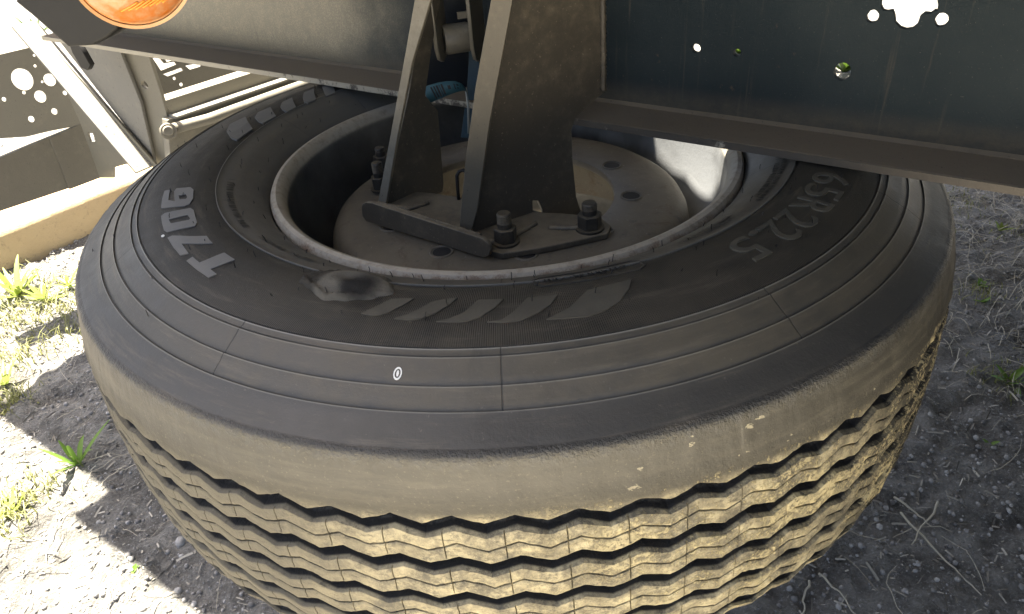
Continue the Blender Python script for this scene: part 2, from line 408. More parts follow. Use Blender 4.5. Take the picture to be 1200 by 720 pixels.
go = bpy.data.objects.new('ground', me); COL.objects.link(go); tag(go, kind='structure')
def gpt(px, py, dz=0):
    p = atz(px, py, GZ); return Vector((p.x, p.y, GZ+float(gh(p.x, p.y))+dz))

def scatter_mesh(name, base_v, base_f, pts, rots, scl, mat):
    bv = np.array(base_v); n = len(pts)
    V = np.einsum('nij,vj->nvi', rots, bv)*scl[:, None, :]+pts[:, None, :]
    F = (np.array(base_f)[None]+(np.arange(n)*len(bv))[:, None, None])
    me = bpy.data.meshes.new(name); me.vertices.add(n*len(bv)); me.vertices.foreach_set('co', V.astype(np.float32).ravel())
    k = F.shape[2]; q = F.reshape(-1, k).astype(np.int32)
    me.loops.add(q.size); me.loops.foreach_set('vertex_index', q.ravel()); me.polygons.add(len(q)); me.polygons.foreach_set('loop_start', np.arange(len(q), dtype=np.int32)*k)
    me.update(); me.materials.append(mat); o = bpy.data.objects.new(name, me); COL.objects.link(o); return o
bm = bmesh.new(); bmesh.ops.create_icosphere(bm, subdivisions=1, radius=1); bm.verts.ensure_lookup_table()
ico_v = [tuple(v.co) for v in bm.verts]; ico_f = [tuple(v.index for v in f.verts) for f in bm.faces]; bm.free()
def randrot(n):
    a = rng.random((n, 3))*2*pi; ca, sa = np.cos(a), np.sin(a); O = np.zeros(n); I = np.ones(n)
    Rz = np.stack([ca[:,0], -sa[:,0], O, sa[:,0], ca[:,0], O, O, O, I], -1).reshape(n, 3, 3)
    Rx = np.stack([I, O, O, O, ca[:,1], -sa[:,1], O, sa[:,1], ca[:,1]], -1).reshape(n, 3, 3)
    return Rz @ Rx
N = 80000
px_ = rng.random(N)*4.6-2.4; py_ = rng.random(N)*3.2-.6
keep = (vnoise(px_, py_, 3, 9) > rng.random(N)*.75); px_, py_ = px_[keep], py_[keep]; N = len(px_)
sz = .0013+.0052*rng.random(N)**3.5; sz[rng.random(N) < .006] *= 1.8
s3 = sz[:, None]*(.7+.5*rng.random((N, 3)))
pb = scatter_mesh('pebbles', ico_v, ico_f, np.stack([px_, py_, GZ+gh(px_, py_)+sz*.3], -1), randrot(N), s3, PEB)
tag(pb, 'loose small grey pebbles strewn over the soil', 'gravel', kind='stuff')
# dry straws lying about
def straws(n, xr, yr, L=(.03, .14), seed=1, up=.02):
    g = random.Random(seed); bm = bmesh.new()
    for _ in range(n):
        x, y = g.uniform(*xr), g.uniform(*yr); a = g.uniform(0, 2*pi); l = g.uniform(*L); k = g.uniform(-6, 6); u = g.uniform(0, up); w_ = g.uniform(.0003, .0009)
        pv = []; cx, cy = x, y
        for j in range(6):
            z = GZ+float(gh(cx, cy))+.004+u*sin(pi*j/5)
            sx, sy = -sin(a)*w_, cos(a)*w_
            pv.append((bm.verts.new((cx-sx, cy-sy, z)), bm.verts.new((cx+sx, cy+sy, z+.0006))))
            cx += cos(a)*l/5; cy += sin(a)*l/5; a += k*l/5*2.2+g.uniform(-.15, .15)
        for A, B in zip(pv, pv[1:]): bm.faces.new((A[0], A[1], B[1], B[0]))
    return bm
bm = straws(1000, (-2.2, 2.2), (-.5, 2.6), seed=3)
bm2 = straws(1100, (1.25, 2.3), (.55, 1.8), (.05, .2), 5, .05)
o = bm_obj('dry_straw', bm, STRAW); tag(o, 'short pale dry straws lying on the gravelly soil', 'straw', kind='stuff')
o = bm_obj('dead_grass', bm2, STRAW); tag(o, 'tangle of pale dead grass behind the right side of the tyre', 'dead grass', kind='stuff')

# short chaff and chips of straw, strewn everywhere
N = 24000
cx_ = rng.random(N)*4.4-2.3; cy_ = rng.random(N)*3.1-.6
bv = []
for j in range(4):
    t = j/3; bv += [(t-.5, -.5, .10*sin(pi*t)), (t-.5, .5, .10*sin(pi*t)+.2)]
bf = [(j*2, j*2+1, j*2+3, j*2+2) for j in range(3)]
rz = rng.random(N)*2*pi; tl = (rng.random(N)-.5)*.6; O = np.zeros(N); I = np.ones(N)
RZ = np.stack([np.cos(rz), -np.sin(rz), O, np.sin(rz), np.cos(rz), O, O, O, I], -1).reshape(N, 3, 3)
RY = np.stack([np.cos(tl), O, np.sin(tl), O, I, O, -np.sin(tl), O, np.cos(tl)], -1).reshape(N, 3, 3)
ln = .006+.030*rng.random(N)**3; wdt = .0010+.0022*rng.random(N)
V = np.array(bv)[None]*np.stack([ln, wdt, ln*.4], -1)[:, None, :]
V = np.einsum('nij,nvj->nvi', RZ @ RY, V)+np.stack([cx_, cy_, GZ+gh(cx_, cy_)+.002], -1)[:, None, :]
F = np.array(bf)[None]+(np.arange(N)*8)[:, None, None]; q = F.reshape(-1, 4).astype(np.int32)
me = bpy.data.meshes.new('chaff'); me.vertices.add(N*8); me.vertices.foreach_set('co', V.astype(np.float32).ravel())
me.loops.add(q.size); me.loops.foreach_set('vertex_index', q.ravel()); me.polygons.add(len(q)); me.polygons.foreach_set('loop_start', np.arange(len(q), dtype=np.int32)*4)
me.update()
CH = NT('chaff'); _r = CH.n('ShaderNodeNewGeometry').outputs['Random Per Island']
me.materials.append(CH.out(CH.mix(_r, (.09, .083, .068), (.48, .45, .38)), .8))
o = bpy.data.objects.new('chaff', me); COL.objects.link(o); tag(o, 'short chips of dry straw and bark strewn over the soil', 'chaff', kind='stuff')

def blades(n, pts, L, seed, mat, name, label, cat):
    g = random.Random(seed); bm = bmesh.new()
    for _ in range(n):
        c, sp = g.choice(pts); x = g.gauss(c.x, sp); y = g.gauss(c.y, sp); z = GZ+float(gh(x, y))-.001
        a = g.uniform(0, 2*pi); l = g.uniform(*L); w_ = g.uniform(.0010, .0026); ln_ = g.uniform(.2, 1.1); pv = []
        for j in range(4):
            t = j/3; px2 = x+cos(a)*l*ln_*t*t; py2 = y+sin(a)*l*ln_*t*t; pz = z+l*(t-.35*t*t); ww = w_*(1-t*.85)
            pv.append((bm.verts.new((px2-sin(a)*ww, py2+cos(a)*ww, pz)), bm.verts.new((px2+sin(a)*ww, py2-cos(a)*ww, pz))))
        for A, B in zip(pv, pv[1:]): bm.faces.new((A[0], A[1], B[1], B[0]))
    o = bm_obj(name, bm, mat); tag(o, label, cat, kind='stuff')
GRS = leaf_mat('low_grass', (.17, .18, .06), (.36, .36, .15))
blades(1300, [(gpt(x, y), s_) for x, y, s_ in ((15, 340, .07), (45, 355, .08), (70, 345, .06), (20, 380, .06), (88, 372, .05), (5, 425, .05), (12, 470, .03), (10, 600, .05), (30, 590, .04), (60, 395, .07), (120, 330, .05))], (.015, .06), 31, GRS, 'low_grass', 'low yellowish grass sprouting along the kerb and the left edge', 'grass')
blades(260, [(gpt(x, y), s_) for x, y, s_ in ((1170, 260, .09), (1188, 438, .05), (1150, 340, .03), (1120, 232, .05))], (.012, .04), 32, GRS, 'low_grass', 'sparse green blades among the dead grass on the right', 'grass')
bm3 = straws(900, (1.0, 2.0), (.0, 1.3), (.02, .09), 6, .012)
o = bm_obj('dry_straw', bm3, STRAW); tag(o, 'matted fine dry straw on the shaded soil right of the tyre', 'straw', kind='stuff')
# twigs
def twig(px, label):
    pts = [gpt(*p, dz=.008) for p in px]; bm = bmesh.new()
    full = []
    for A, B in zip(pts, pts[1:]):
        for k in range(4): full.append(A.lerp(B, k/4)+Vector((random.uniform(-1, 1), random.uniform(-1, 1), 0))*.003)
    full.append(pts[-1]); n = len(full)
    tube(bm, full, .0022, 6, [1.1-.7*i/n for i in range(n)])
    o = bm_obj('twig', bm, STRAW, None, True); tag(o, label, 'twig', 'thin dry twigs lying on the soil')
twig([(1048, 580), (1075, 598), (1093, 616)], 'short pale twig lying on soil right of the tyre, crossed by a thinner one')
twig([(1100, 588), (1085, 610), (1068, 640)], 'thin twig crossing the short pale twig right of the tyre')
twig([(1055, 598), (1110, 655), (1150, 698)], 'longest thin straight twig running towards the bottom right corner')
twig([(948, 676), (944, 700), (940, 722)], 'thick pale twig upright at the bottom edge right of the tread')
twig([(960, 668), (985, 690), (1005, 722)], 'thin dark twig beside the thick pale one at the bottom edge')

# weeds
def leaf_verts(base, az, L, wd, lift, droop):
    vs = []; fs = []
    d = Vector((cos(az), sin(az), 0)); s = Vector((-sin(az), cos(az), 0)); n = 7
    for j in range(n):
        t = j/(n-1); p = base+d*(L*t*cos(lift))+Vector((0, 0, L*(t*sin(lift)-droop*t*t)))
        wv = wd*sin(pi*min(1, t*.85+.12))**.8*(1-t*t*.3)+.0004
        vs += [p-s*wv, p+Vector((0, 0, -wv*.5)), p+s*wv]
    for j in range(n-1):
        a = j*3; fs += [(a, a+1, a+4, a+3), (a+1, a+2, a+5, a+4)]
    return vs, fs
LEAFD = leaf_mat('bush_leaf', (.030, .070, .008), (.07, .11, .015))
def weed(px, py, n, L, wd, label, mat=LEAF, up=.9, seed=0):
    g = random.Random(seed); b = gpt(px, py, -.002); root = empty('weed', b)
    tag(root, label, 'weed', 'green weeds growing in the soil')
    for k in range(n):
        az = k*2.4+g.uniform(-.4, .4); l = L*g.uniform(.6, 1.1)
        v, f = leaf_verts(b+Vector((g.uniform(-.004, .004), g.uniform(-.004, .004), 0)), az, l, wd*g.uniform(.7, 1.1), g.uniform(up-.45, up+.35), g.uniform(.1, .45))
        mesh_obj('leaf', v, f, mat, root, True)
weed(92, 545, 9, .12, .006, 'tallest bright green weed between two sunlit patches left of the tyre', up=1.1, seed=1)
weed(20, 345, 14, .16, .009, 'leafy green clump at the foot of the concrete kerb', LEAFY, .8, 2)
weed(52, 352, 10, .12, .008, 'smaller clump beside the leafy one, nearer the tyre, by the kerb', LEAFY, .8, 3)
weed(82, 335, 7, .08, .006, 'weed closest to the tyre along the kerb foot', LEAFY, .9, 12)
weed(8, 452, 7, .10, .006, 'sunlit weed at the left edge above the shadow', LEAFY, 1.0, 4)
weed(18, 600, 10, .09, .005, 'yellowish weed in the sunlit patch at the left edge', LEAFY, .7, 5)
weed(160, 668, 4, .018, .004, 'tiny seedling in the tyre shadow at the bottom left', LEAF, .9, 6)
weed(132, 412, 5, .05, .005, 'small weed touching the left side of the tyre', LEAFY, .9, 7)
weed(1188, 440, 10, .07, .009, 'broad leaved weed at the right edge of the picture', LEAF, .6, 8)
weed(1172, 268, 6, .05, .006, 'weed in the dead grass near the rail on the right', LEAFY, .9, 9)
weed(1150, 330, 4, .035, .006, 'upper one of two tiny weeds right of the tyre', LEAF, .9, 10)
weed(1151, 352, 4, .03, .006, 'lower one of two tiny weeds right of the tyre', LEAF, .9, 11)
weed(1163, 517, 3, .02, .005, 'lone seedling on dark soil lower right', LEAF, .9, 13)
weed(44, 44, 26, .22, .010, 'yellow green bush in the glare beyond the perforated plate', LEAFD, 1.0, 14)
weed(990, 84, 34, .34, .016, 'green plant seen through the round hole of the rail', LEAFD, 1.1, 15)
weed(866, 64, 26, .30, .014, 'green plant seen through the smaller pair of rail holes', LEAFD, 1.1, 16)

# unseen sandy slab behind the camera, added to bounce warm light onto the tread
bm = bmesh.new()
_rd = Vector((cos(R(-36)), sin(R(-36)), 0)); _pn = Vector((-sin(R(-36)), cos(R(-36)), 0))
vs = [bm.verts.new(_rd*a+_pn*b+Vector((0, 0, GZ+.03))) for a, b in ((.0, -.74), (7, -.74), (7, -8), (.0, -8))]
ws = [bm.verts.new(v.co-Vector((0, 0, .12))) for v in vs]
bm.faces.new(vs)
for k in range(4): bm.faces.new((vs[k], vs[(k+1) % 4], ws[(k+1) % 4], ws[k]))
bmesh.ops.recalc_face_normals(bm, faces=bm.faces)
BOUNCE_SAND = NT('bounce_sand'); _n = BOUNCE_SAND.noise(6, 8, .7)
_m = BOUNCE_SAND.out(BOUNCE_SAND.mix(_n, (.40, .36, .29), (.54, .50, .41)), .9)
tag(bm_obj('bounce_slab', bm, _m), kind='structure')
# kerb
kd = Vector((cos(R(50)), sin(R(50)), 0)); kn = Vector((sin(R(50)), -cos(R(50)), 0))
k0 = atz(0, 322, GZ); k0.z = GZ-.04
bm = bmesh.new(); nn = 120; rows = [(0, 0), (0, .150), (.006, .166), (.02, .172), (.22, .172), (.22, 0)]
ring = []
for j in range(nn+1):
    p = k0+kd*(-2+8*j/nn); rr = []
    for a, b in rows: rr.append(bm.verts.new(p-kn*(a+random.uniform(-.003, .003))+Vector((0, 0, b+random.uniform(-.003, .003)))))
    ring.append(rr)
for A, B in zip(ring, ring[1:]):
    for k in range(len(rows)-1): bm.faces.new((A[k], B[k], B[k+1], A[k+1]))
kb = bm_obj('concrete_kerb', bm, CONC, None, True); tag(kb, 'low weathered sandy concrete kerb behind the left side of the tyre', 'kerb')

# ------------------------------------------------------------------ spare wheel
wheel = empty('spare_wheel', (0, 0, -.19))
tag(wheel, 'large dusty black truck tyre on a steel rim lying flat under the chassis rail', 'spare wheel')
SIDE = [(.2965, .146), (.3005, .158), (.306, .164), (.316, .171), (.331, .180), (.352, .1875), (.375, .1905), (.400, .1900), (.420, .1878), (.437, .1845), (.4445, .1820), (.466, .1708), (.483, .1602), (.497, .1530), (.5075, .1478), (.5125, .1450)]
sr = [a for a, b in SIDE]; sz_ = [b for a, b in SIDE]
def zs(r): return float(np.interp(r, sr, sz_))
def build_tyre():
    P = 69; ph = sorted([k/12 for k in range(12)]+[.29-.012, .29-.006, .29+.006, .29+.012])
    th = np.array([2*pi*(p+q)/P for p in range(P) for q in ph]); phs = np.array([q for p in range(P) for q in ph])
    cut = (np.abs(phs-.29) < .007)
    x = np.linspace(0, 1, 401); tri = np.where(x < .5, 4*x-1, 3-4*x); tri = np.convolve(np.concatenate([tri[-20:], tri, tri[:20]]), np.ones(9)/9, 'same')[20:-20]
    zig = np.interp(phs, x, tri)*.0047
    rows = []  # (r, z, zigscale, type)
    for i, (a, b) in enumerate(SIDE):
        if i and a > .31:
            n = 3
            for k in range(1, n): 
                rr = SIDE[i-1][0]+(a-SIDE[i-1][0])*k/n
                rows.append((rr, zs(rr), 0, 0))
        if abs(a-.352) < 1e-6: rows += [(a-.0012, b, 0, 0), (a-.0004, b+.0011, 0, 0), (a+.0004, b+.0011, 0, 0), (a+.0008, b-.0008, 0, 0)]
        elif a in (.437, .4445, .466, .483): rows += [(a-.0011, b+.0003, 0, 0), (a-.0004, b-.0013, 0, 0), (a+.0004, b-.0014, 0, 0), (a+.0010, b+.0004, 0, 0)]
        else: rows.append((a, b, 0, 0))
    rows += [(.5145, .1432, 0, 0), (.5158, .1400, 0, 0), (.5185, .1300, 0, 0), (.5210, .1200, .2, 0), (.5236, .1080, .6, 0)]
    Rz = lambda z: .5300-.45*z*z-(max(0, -z-.04))**2*.9
    ups = [.0895, .0450, .0005, -.0440, -.0885]
    for k, zu in enumerate(ups):
        ze = zu
        rows += [(Rz(ze), ze+.0022, 1, 0), (Rz(ze)-.0006, ze+.0006, 1, 0), (Rz(ze)-.0022, ze, 1, 0), (Rz(ze)-.0145, ze-.0030, .9, 2), (Rz(ze)-.0145, ze-.0110, .9, 2), (Rz(ze)-.0020, ze-.0150, 1, 0), (Rz(ze-.015)-.0005, ze-.0157, 1, 1), (Rz(ze-.018), ze-.0178, 1, 1)]
        if k < 4:
            s = ze-.0295
            rows += [(Rz(s), s+.0055, 1, 1), (Rz(s), s+.0022, 1, 1), (Rz(s)-.0006, s+.0012, 1, 1), (Rz(s)-.009, s+.0008, 1, 0), (Rz(s)-.009, s-.0008, 1, 0), (Rz(s)-.0008, s-.0012, 1, 1), (Rz(s), s-.0028, 1, 1), (Rz(s), s-.005, 1, 1), (Rz(s), s-.010, 1, 1)]
    rows += [(Rz(-.107), -.1095, .8, 0), (.506, -.126, 0, 0), (.495, -.140, 0, 0), (.47, -.160, 0, 0), (.42, -.188, 0, 0), (.352, -.187, 0, 0), (.31, -.165, 0, 0), (.2965, -.146, 0, 0)]
    nr = len(rows); nc = len(th); co = np.zeros((nr, nc, 3))
    for i, (r, z, zc, ty) in enumerate(rows):
        rr = np.full(nc, r); zz = z+zig*zc; t2 = th.copy()
        if ty == 1: rr = np.where(cut, r-.0032, rr)
        if ty == 2: rr = np.where((phs > .60) & (phs < .80), r+.0025, rr)
        if r > .505: rr = rr+.0012*(vnoise(th*45, np.full(nc, z*80), 1, 21)-.5)+.0008*(vnoise(th*160, np.full(nc, z*300), 1, 22)-.5); zz = zz+(.0011*(vnoise(th*70, np.full(nc, z*50), 1, 23)-.5) if zc else 0)
        t2 = th+(.14-z)*.045 if abs(z) < .12 else th+(.14-min(z, .14))*.045*(1 if z > 0 else 1)
        t2 = th - z*.05
        co[i, :, 0] = rr*np.cos(t2); co[i, :, 1] = rr*np.sin(t2); co[i, :, 2] = zz
    me = bpy.data.meshes.new('tyre'); me.vertices.add(nr*nc); me.vertices.foreach_set('co', co.astype(np.float32).ravel())
    I, J = np.meshgrid(np.arange(nr-1), np.arange(nc), indexing='ij'); J2 = (J+1) % nc
    q = np.stack([I*nc+J, (I+1)*nc+J, (I+1)*nc+J2, I*nc+J2], -1).reshape(-1, 4).astype(np.int32)
    me.loops.add(q.size); me.loops.foreach_set('vertex_index', q.ravel()); me.polygons.add(len(q)); me.polygons.foreach_set('loop_start', np.arange(len(q), dtype=np.int32)*4)
    me.update(); me.validate(); me.materials.append(RUB); me.shade_smooth(); me.set_sharp_from_angle(angle=R(38))
    o = bpy.data.objects.new('tyre', me); COL.objects.link(o); return par(o, wheel)
tyre = build_tyre()

def px_side(x, y):
    """angle (rad), radius of a spot on the sidewall"""
    z = .18
    for _ in range(30):
        q = atz(x, y, z); z = .5*z+.5*zs(math.hypot(q.x, q.y))
    return math.atan2(q.y, q.x), math.hypot(q.x, q.y)
def on_side(name, loops, mat, h=.0012, label=None, cuts=1, R0=.4, a0=None, parent=None):
    """loops in (angle*R0, radius); gives a raised piece following the sidewall"""
    bm = curve_mesh(loops, .0)
    bmesh.ops.triangulate(bm, faces=bm.faces)
    if cuts: bmesh.ops.subdivide_edges(bm, edges=bm.edges, cuts=cuts, use_grid_fill=True)
    top = list(bm.faces); ret = bmesh.ops.extrude_face_region(bm, geom=top)
    nv = {e for e in ret['geom'] if isinstance(e, bmesh.types.BMVert)}
    for v in bm.verts:
        a, r = v.co.x/R0, v.co.y; e = h if v in nv else -.001
        v.co = Vector((r*cos(a), r*sin(a), zs(r)+e))
    bmesh.ops.recalc_face_normals(bm, faces=bm.faces)
    o = bm_obj(name, bm, mat, parent or tyre)
    if label: o['label'] = label
    return o
def pxloop(pts, ox, oy, sc, R0=.4):
    out = []
    for x, y in pts:
        a, r = px_side(ox+x/sc, oy+y/sc); out.append([a, r])
    for k in range(1, len(out)):                              # unwrap
        while out[k][0]-out[0][0] > pi: out[k][0] -= 2*pi
        while out[k][0]-out[0][0] < -pi: out[k][0] += 2*pi
    return [(a*R0, r) for a, r in out]
S = 5.54
glyphs = {
 'T': [[(215,535),(255,510),(300,548),(460,482),(530,528),(372,590),(410,622),(360,645)]],
 '7': [[(92,385),(120,372),(235,376),(345,374),(385,422),(185,425),(230,488),(175,500)]],
 '0': [[(50,245),(75,225),(240,193),(262,205),(285,285),(270,310),(90,350),(68,335)], [(100,268),(222,238),(240,258),(232,270),(115,293)]],
 '6': [[(72,82),(84,78),(108,76),(98,142),(140,150),(135,85),(150,65),(240,57),(262,75),(258,130),(235,168),(200,180),(55,195),(50,185)], [(165,112),(210,103),(220,122),(212,133),(170,137)]],
}
for k, lp in glyphs.items():
    on_side('raised_letter', [pxloop(l, 180, 210, S) for l in lp], LET, .0010, 'grey figure of the size marking on the left' if False else None)
# five slashes at the front
sl5 = [[(20,290),(110,250),(230,190),(395,183),(330,225),(220,280),(160,300),(90,306)],
       [(250,325),(340,300),(420,265),(520,205),(695,180),(640,230),(540,290),(440,325),(350,338)],
       [(545,348),(650,325),(740,285),(845,195),(1020,190),(960,250),(860,315),(760,348),(660,352)],
       [(905,350),(1010,335),(1090,280),(1190,180),(1400,160),(1350,230),(1260,290),(1140,340),(1040,352)]]
for lp in sl5: on_side('emblem_slash', [pxloop(lp, 420, 320, 6)], EMB, .0012)
on_side('emblem_slash', [pxloop([(270,570),(450,480),(520,410),(590,340),(930,258),(915,330),(840,430),(730,500),(600,545),(400,562)], 600, 290, 6.667)], EMB, .0012)
# humps at the back left
h5 = [[(120,490),(150,430),(285,365),(350,470),(210,570),(160,550)], [(368,370),(395,325),(505,280),(555,360),(440,420),(400,405)],
      [(592,275),(610,235),(695,195),(730,280),(650,322),(610,300)], [(790,200),(800,150),(885,118),(905,212),(830,245),(800,230)], [(960,100),(1050,80),(1075,150),(995,185)]]
for lp in h5: on_side('emblem_slash', [pxloop(lp, 250, 90, 7.5)], LET, .0022)
# outlined size marking on the right
def text_loops(s, size=1.0):
    cu = bpy.data.curves.new('t', 'FONT'); cu.body = s; cu.size = size; cu.resolution_u = 3
    ob = bpy.data.objects.new('t', cu); COL.objects.link(ob)
    bpy.context.view_layer.update()
    me = ob.to_mesh(); bm = bmesh.new(); bm.from_mesh(me); ob.to_mesh_clear(); bpy.data.objects.remove(ob); bpy.data.curves.remove(cu)
    bmesh.ops.remove_doubles(bm, verts=bm.verts, dist=1e-5)
    return bm
def text_side(s, a_start, a_end, r0, r1, mat, name, h=.0008, angs=None):
    n = len(s)
    for k, ch in enumerate(s):
        if ch == ' ': continue
        bm = text_loops(ch); xs = [v.co.x for v in bm.verts]; ys = [v.co.y for v in bm.verts]
        x0, x1 = min(xs), max(xs); narrow = .35 if ch in './1' else .82
        aw = (a_end-a_start)/n; ac = a_start+aw*(k+.5)
        if angs: ac = R(angs[k]); aw = R(4.7)
        bmesh.ops.subdivide_edges(bm, edges=bm.edges, cuts=1)
        ret = bmesh.ops.extrude_face_region(bm, geom=list(bm.faces)); nv = {e for e in ret['geom'] if isinstance(e, bmesh.types.BMVert)}
        for v in bm.verts:
            u = (v.co.x-x0)/max(x1-x0, 1e-5)-.5; vv = v.co.y/.72; a = ac+u*aw*(-narrow if angs else narrow); r = r0+(r1-r0)*vv
            v.co = Vector((r*cos(a), r*sin(a), zs(r)+(h if v in nv else -.001)))
        bmesh.ops.recalc_face_normals(bm, faces=bm.faces)
        bm_obj(name, bm, mat, tyre)
text_side('385/65R22.5', R(9), R(-60), .375, .412, EMB, 'raised_letter', .0016, [-9, -14, -18.5, -23.5, -32, -36.8, -41.8, -46.6, -51, -54, -57.6])
# small illegible moulded print: tiny strokes in rows
def small_print(a0, a1, r, h, seed, mat=INK, gap=.12):
    g = random.Random(seed); bm = bmesh.new(); st = .0032/r; a = a0; sgn = 1 if a1 > a0 else -1
    while (a1-a)*sgn > 0:
        if g.random() > gap:
            for _ in range(g.choice((1, 2, 2, 3))):
                da = g.uniform(0, st*.7); ra, rb = sorted((g.uniform(r, r+h), g.uniform(r, r+h)))
                if rb-ra < h*.4: ra, rb = r, r+h
                w_ = .0006/r; pp = [(a+sgn*da, ra), (a+sgn*da+w_*2, ra), (a+sgn*da+w_*2+g.uniform(-.4, .4)*st, rb), (a+sgn*da+g.uniform(-.4, .4)*st, rb)]
                vs = [bm.verts.new((q*cos(p), q*sin(p), zs(q)+.0012)) for p, q in pp]; bm.faces.new(vs)
        a += sgn*st
    o = bm_obj('moulded_print', bm, mat, tyre); o['kind'] = 'stuff'
def pa(x, y): return px_side(x, y)
a0, r0 = pa(278, 212); a1, r1 = pa(300, 267); 
small_print(a0 if a0 < 0 else a0-2*pi, a1, .334, .007, 1)
a2, _ = pa(303, 278); a3, _ = pa(364, 308)
small_print(a2, a3, .331, .006, 2)
a4, _ = pa(882, 233); small_print(R(-8), a4, .330, .006, 3); small_print(R(-8), a4-.03, .3375, .005, 4)
a5, _ = pa(885, 255); a6, _ = pa(842, 275); small_print(a5, a6-.06, .3265, .0075, 5); small_print(a5-.02, a6-.10, .336, .006, 6)
# oval plaque at the front
ov = pxloop([(150,265),(185,245),(930,105),(1000,110),(1045,140),(1000,180),(250,310),(180,300)], 600, 290, 6.667)
ac = sum(p[0] for p in ov)/8; rc = sum(p[1] for p in ov)/8
inner = [((p[0]-ac)*.965+ac, (p[1]-rc)*.8+rc) for p in ov]
on_side('oval_outline', [ov, inner], LOW, .0010)
small_print(ov[0][0]/.4+.03, ov[3][0]/.4-.05, rc-.0025, .005, 8, gap=.2)
# white chalk mark, vent hairs
a, r = pa(466, 438)
on_side('chalk_mark', [[(a*.4+.0030*cos(t)*1., r+.0048*sin(t)) for t in np.linspace(0, 2*pi, 14)[:-1]], [(a*.4+.0021*cos(t), r+.0036*sin(t)) for t in np.linspace(0, 2*pi, 12)[:-1]]], simple('white_chalk', (.75, .75, .72), .8), .0003)
on_side('chalk_mark', [[(a*.4+.0009*cos(t), r+.0024*sin(t)) for t in np.linspace(0, 2*pi, 9)[:-1]]], bpy.data.materials['white_chalk'], .0003, cuts=0)
a, r = pa(191, 277)
on_side('chalk_mark', [[(a*.4+.0025*cos(t), r+.0018*sin(t)) for t in np.linspace(0, 2*pi, 10)[:-1]]], bpy.data.materials['white_chalk'], .0006, cuts=0)
bm = bmesh.new(); g = random.Random(4)
spots = []
for rr, step_, jit in ((.312, 9, 3), (.335, 8, 4), (.362, 9, 4), (.385, 11, 5), (.405, 12, 5), (.4445, 22, 6), (.466, 26, 6), (.50, 40, 9)):
    k = g.uniform(0, step_)
    while k < 360: spots.append((R(k+g.uniform(-jit, jit)), rr+g.uniform(-.004, .004))); k += step_
for a, r in spots:
    if r > .43 and g.random() < .5: continue
    p = Vector((r*cos(a), r*sin(a), zs(r)-.0005)); q = p+Vector((g.uniform(-.0015, .0015), g.uniform(-.0015, .0015), g.uniform(.003, .009)))
    tube(bm, [p, p.lerp(q, .6), q+Vector((g.uniform(-.001, .001), 0, 0))], .0004, 5)
o = bm_obj('vent_hair', bm, INK, tyre); o['kind'] = 'stuff'
# repair patch: rough blister on the sidewall
def patch():
    c = [px_side(*p) for p in ((350, 335), (463, 332), (405, 318), (400, 352))]
    ca, cr = px_side(408, 333); n, mrad = 72, 14; vs = []; fs = []
    ea = (c[1][0]-c[0][0])/2; er = .0295; g = random.Random(5)
    ws = [1+.10*g.uniform(-1, 1)+.05*sin(5*2*pi*j/n) for j in range(n)]
    ws = [(ws[j-1]+ws[j]*2+ws[(j+1) % n])/4 for j in range(n)]
    for i in range(mrad+1):
        t = i/mrad
        for j in range(n):
            b = 2*pi*j/n; rr = t*ws[j]
            cx = rr*cos(b)-.10; cy = rr*sin(b)+.05
            h = .0022*(1-max(0, (t-.86))*7) + .0085*math.exp(-((cx/.62)**2+(cy/.60)**2)**2)
            h -= .0050*math.exp(-((cx/.34)**2+(cy/.30)**2))
            rough = (1 if cos(b) < .55 and sin(b) > -.2 else .35)
            h += rough*.0026*math.exp(-((t-.84)/.08)**2)*(1+g.uniform(-.9, .9))
            if i == mrad: h = -.002
            a = ca+ea*rr*cos(b)*1.16; r = cr+er*rr*sin(b); vs.append((r*cos(a), r*sin(a), zs(r)+h))
    for i in range(mrad):
        for j in range(n): j2 = (j+1) % n; fs.append((i*n+j, (i+1)*n+j, (i+1)*n+j2, i*n+j2))
    o = mesh_obj('rubber_patch', vs, fs, PATCH, tyre, True); o['label'] = 'rough raised rubber patch with a worn dome beside the rim'
patch()

# rim
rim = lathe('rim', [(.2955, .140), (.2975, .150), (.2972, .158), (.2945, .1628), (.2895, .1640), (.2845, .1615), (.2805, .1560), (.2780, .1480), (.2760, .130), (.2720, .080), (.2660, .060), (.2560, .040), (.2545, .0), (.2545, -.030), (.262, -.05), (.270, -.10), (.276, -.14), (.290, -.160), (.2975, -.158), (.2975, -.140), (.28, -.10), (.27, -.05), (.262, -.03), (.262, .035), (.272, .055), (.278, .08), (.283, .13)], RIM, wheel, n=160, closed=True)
lathe('hub_disc', [(.141, .101), (.1415, .1045), (.143, .1055), (.175, .1055), (.205, .1050), (.219, .1025), (.230, .0950), (.236, .084), (.239, .070), (.2425, .030), (.2535, .005), (.2535, -.010), (.235, .0), (.229, .060), (.222, .085), (.210, .093), (.175, .0945), (.143, .0945), (.141, .097)], DISC, wheel, n=128, closed=True)
disc = [c for c in wheel.children if c.name.startswith('hub_disc')][0]
STUD = [R(-12.6-36*k) for k in range(10)]
for k, a in enumerate(STUD):
    c = (.163*cos(a), .163*sin(a), .1058)
    lathe('stud_hole', [(.0001, -.0002), (.0085, 0.0), (.0118, -.0004), (.0126, .0012), (.0142, .0013), (.0150, -.0006)], simple('stud_hole_dark', (.012, .012, .012), .8) if k == 0 else bpy.data.materials['stud_hole_dark'], disc, c, 20)
    if k == 0: pass
for o in list(disc.children):
    # a pressed collar in the colour of the disc round a black opening
    o.data.materials.append(DISC)
    for p in o.data.polygons:
        c = p.center; r = min(math.hypot(c.x-.163*cos(a), c.y-.163*sin(a)) for a in STUD)
        p.material_index = 1 if r > .0105 else 0

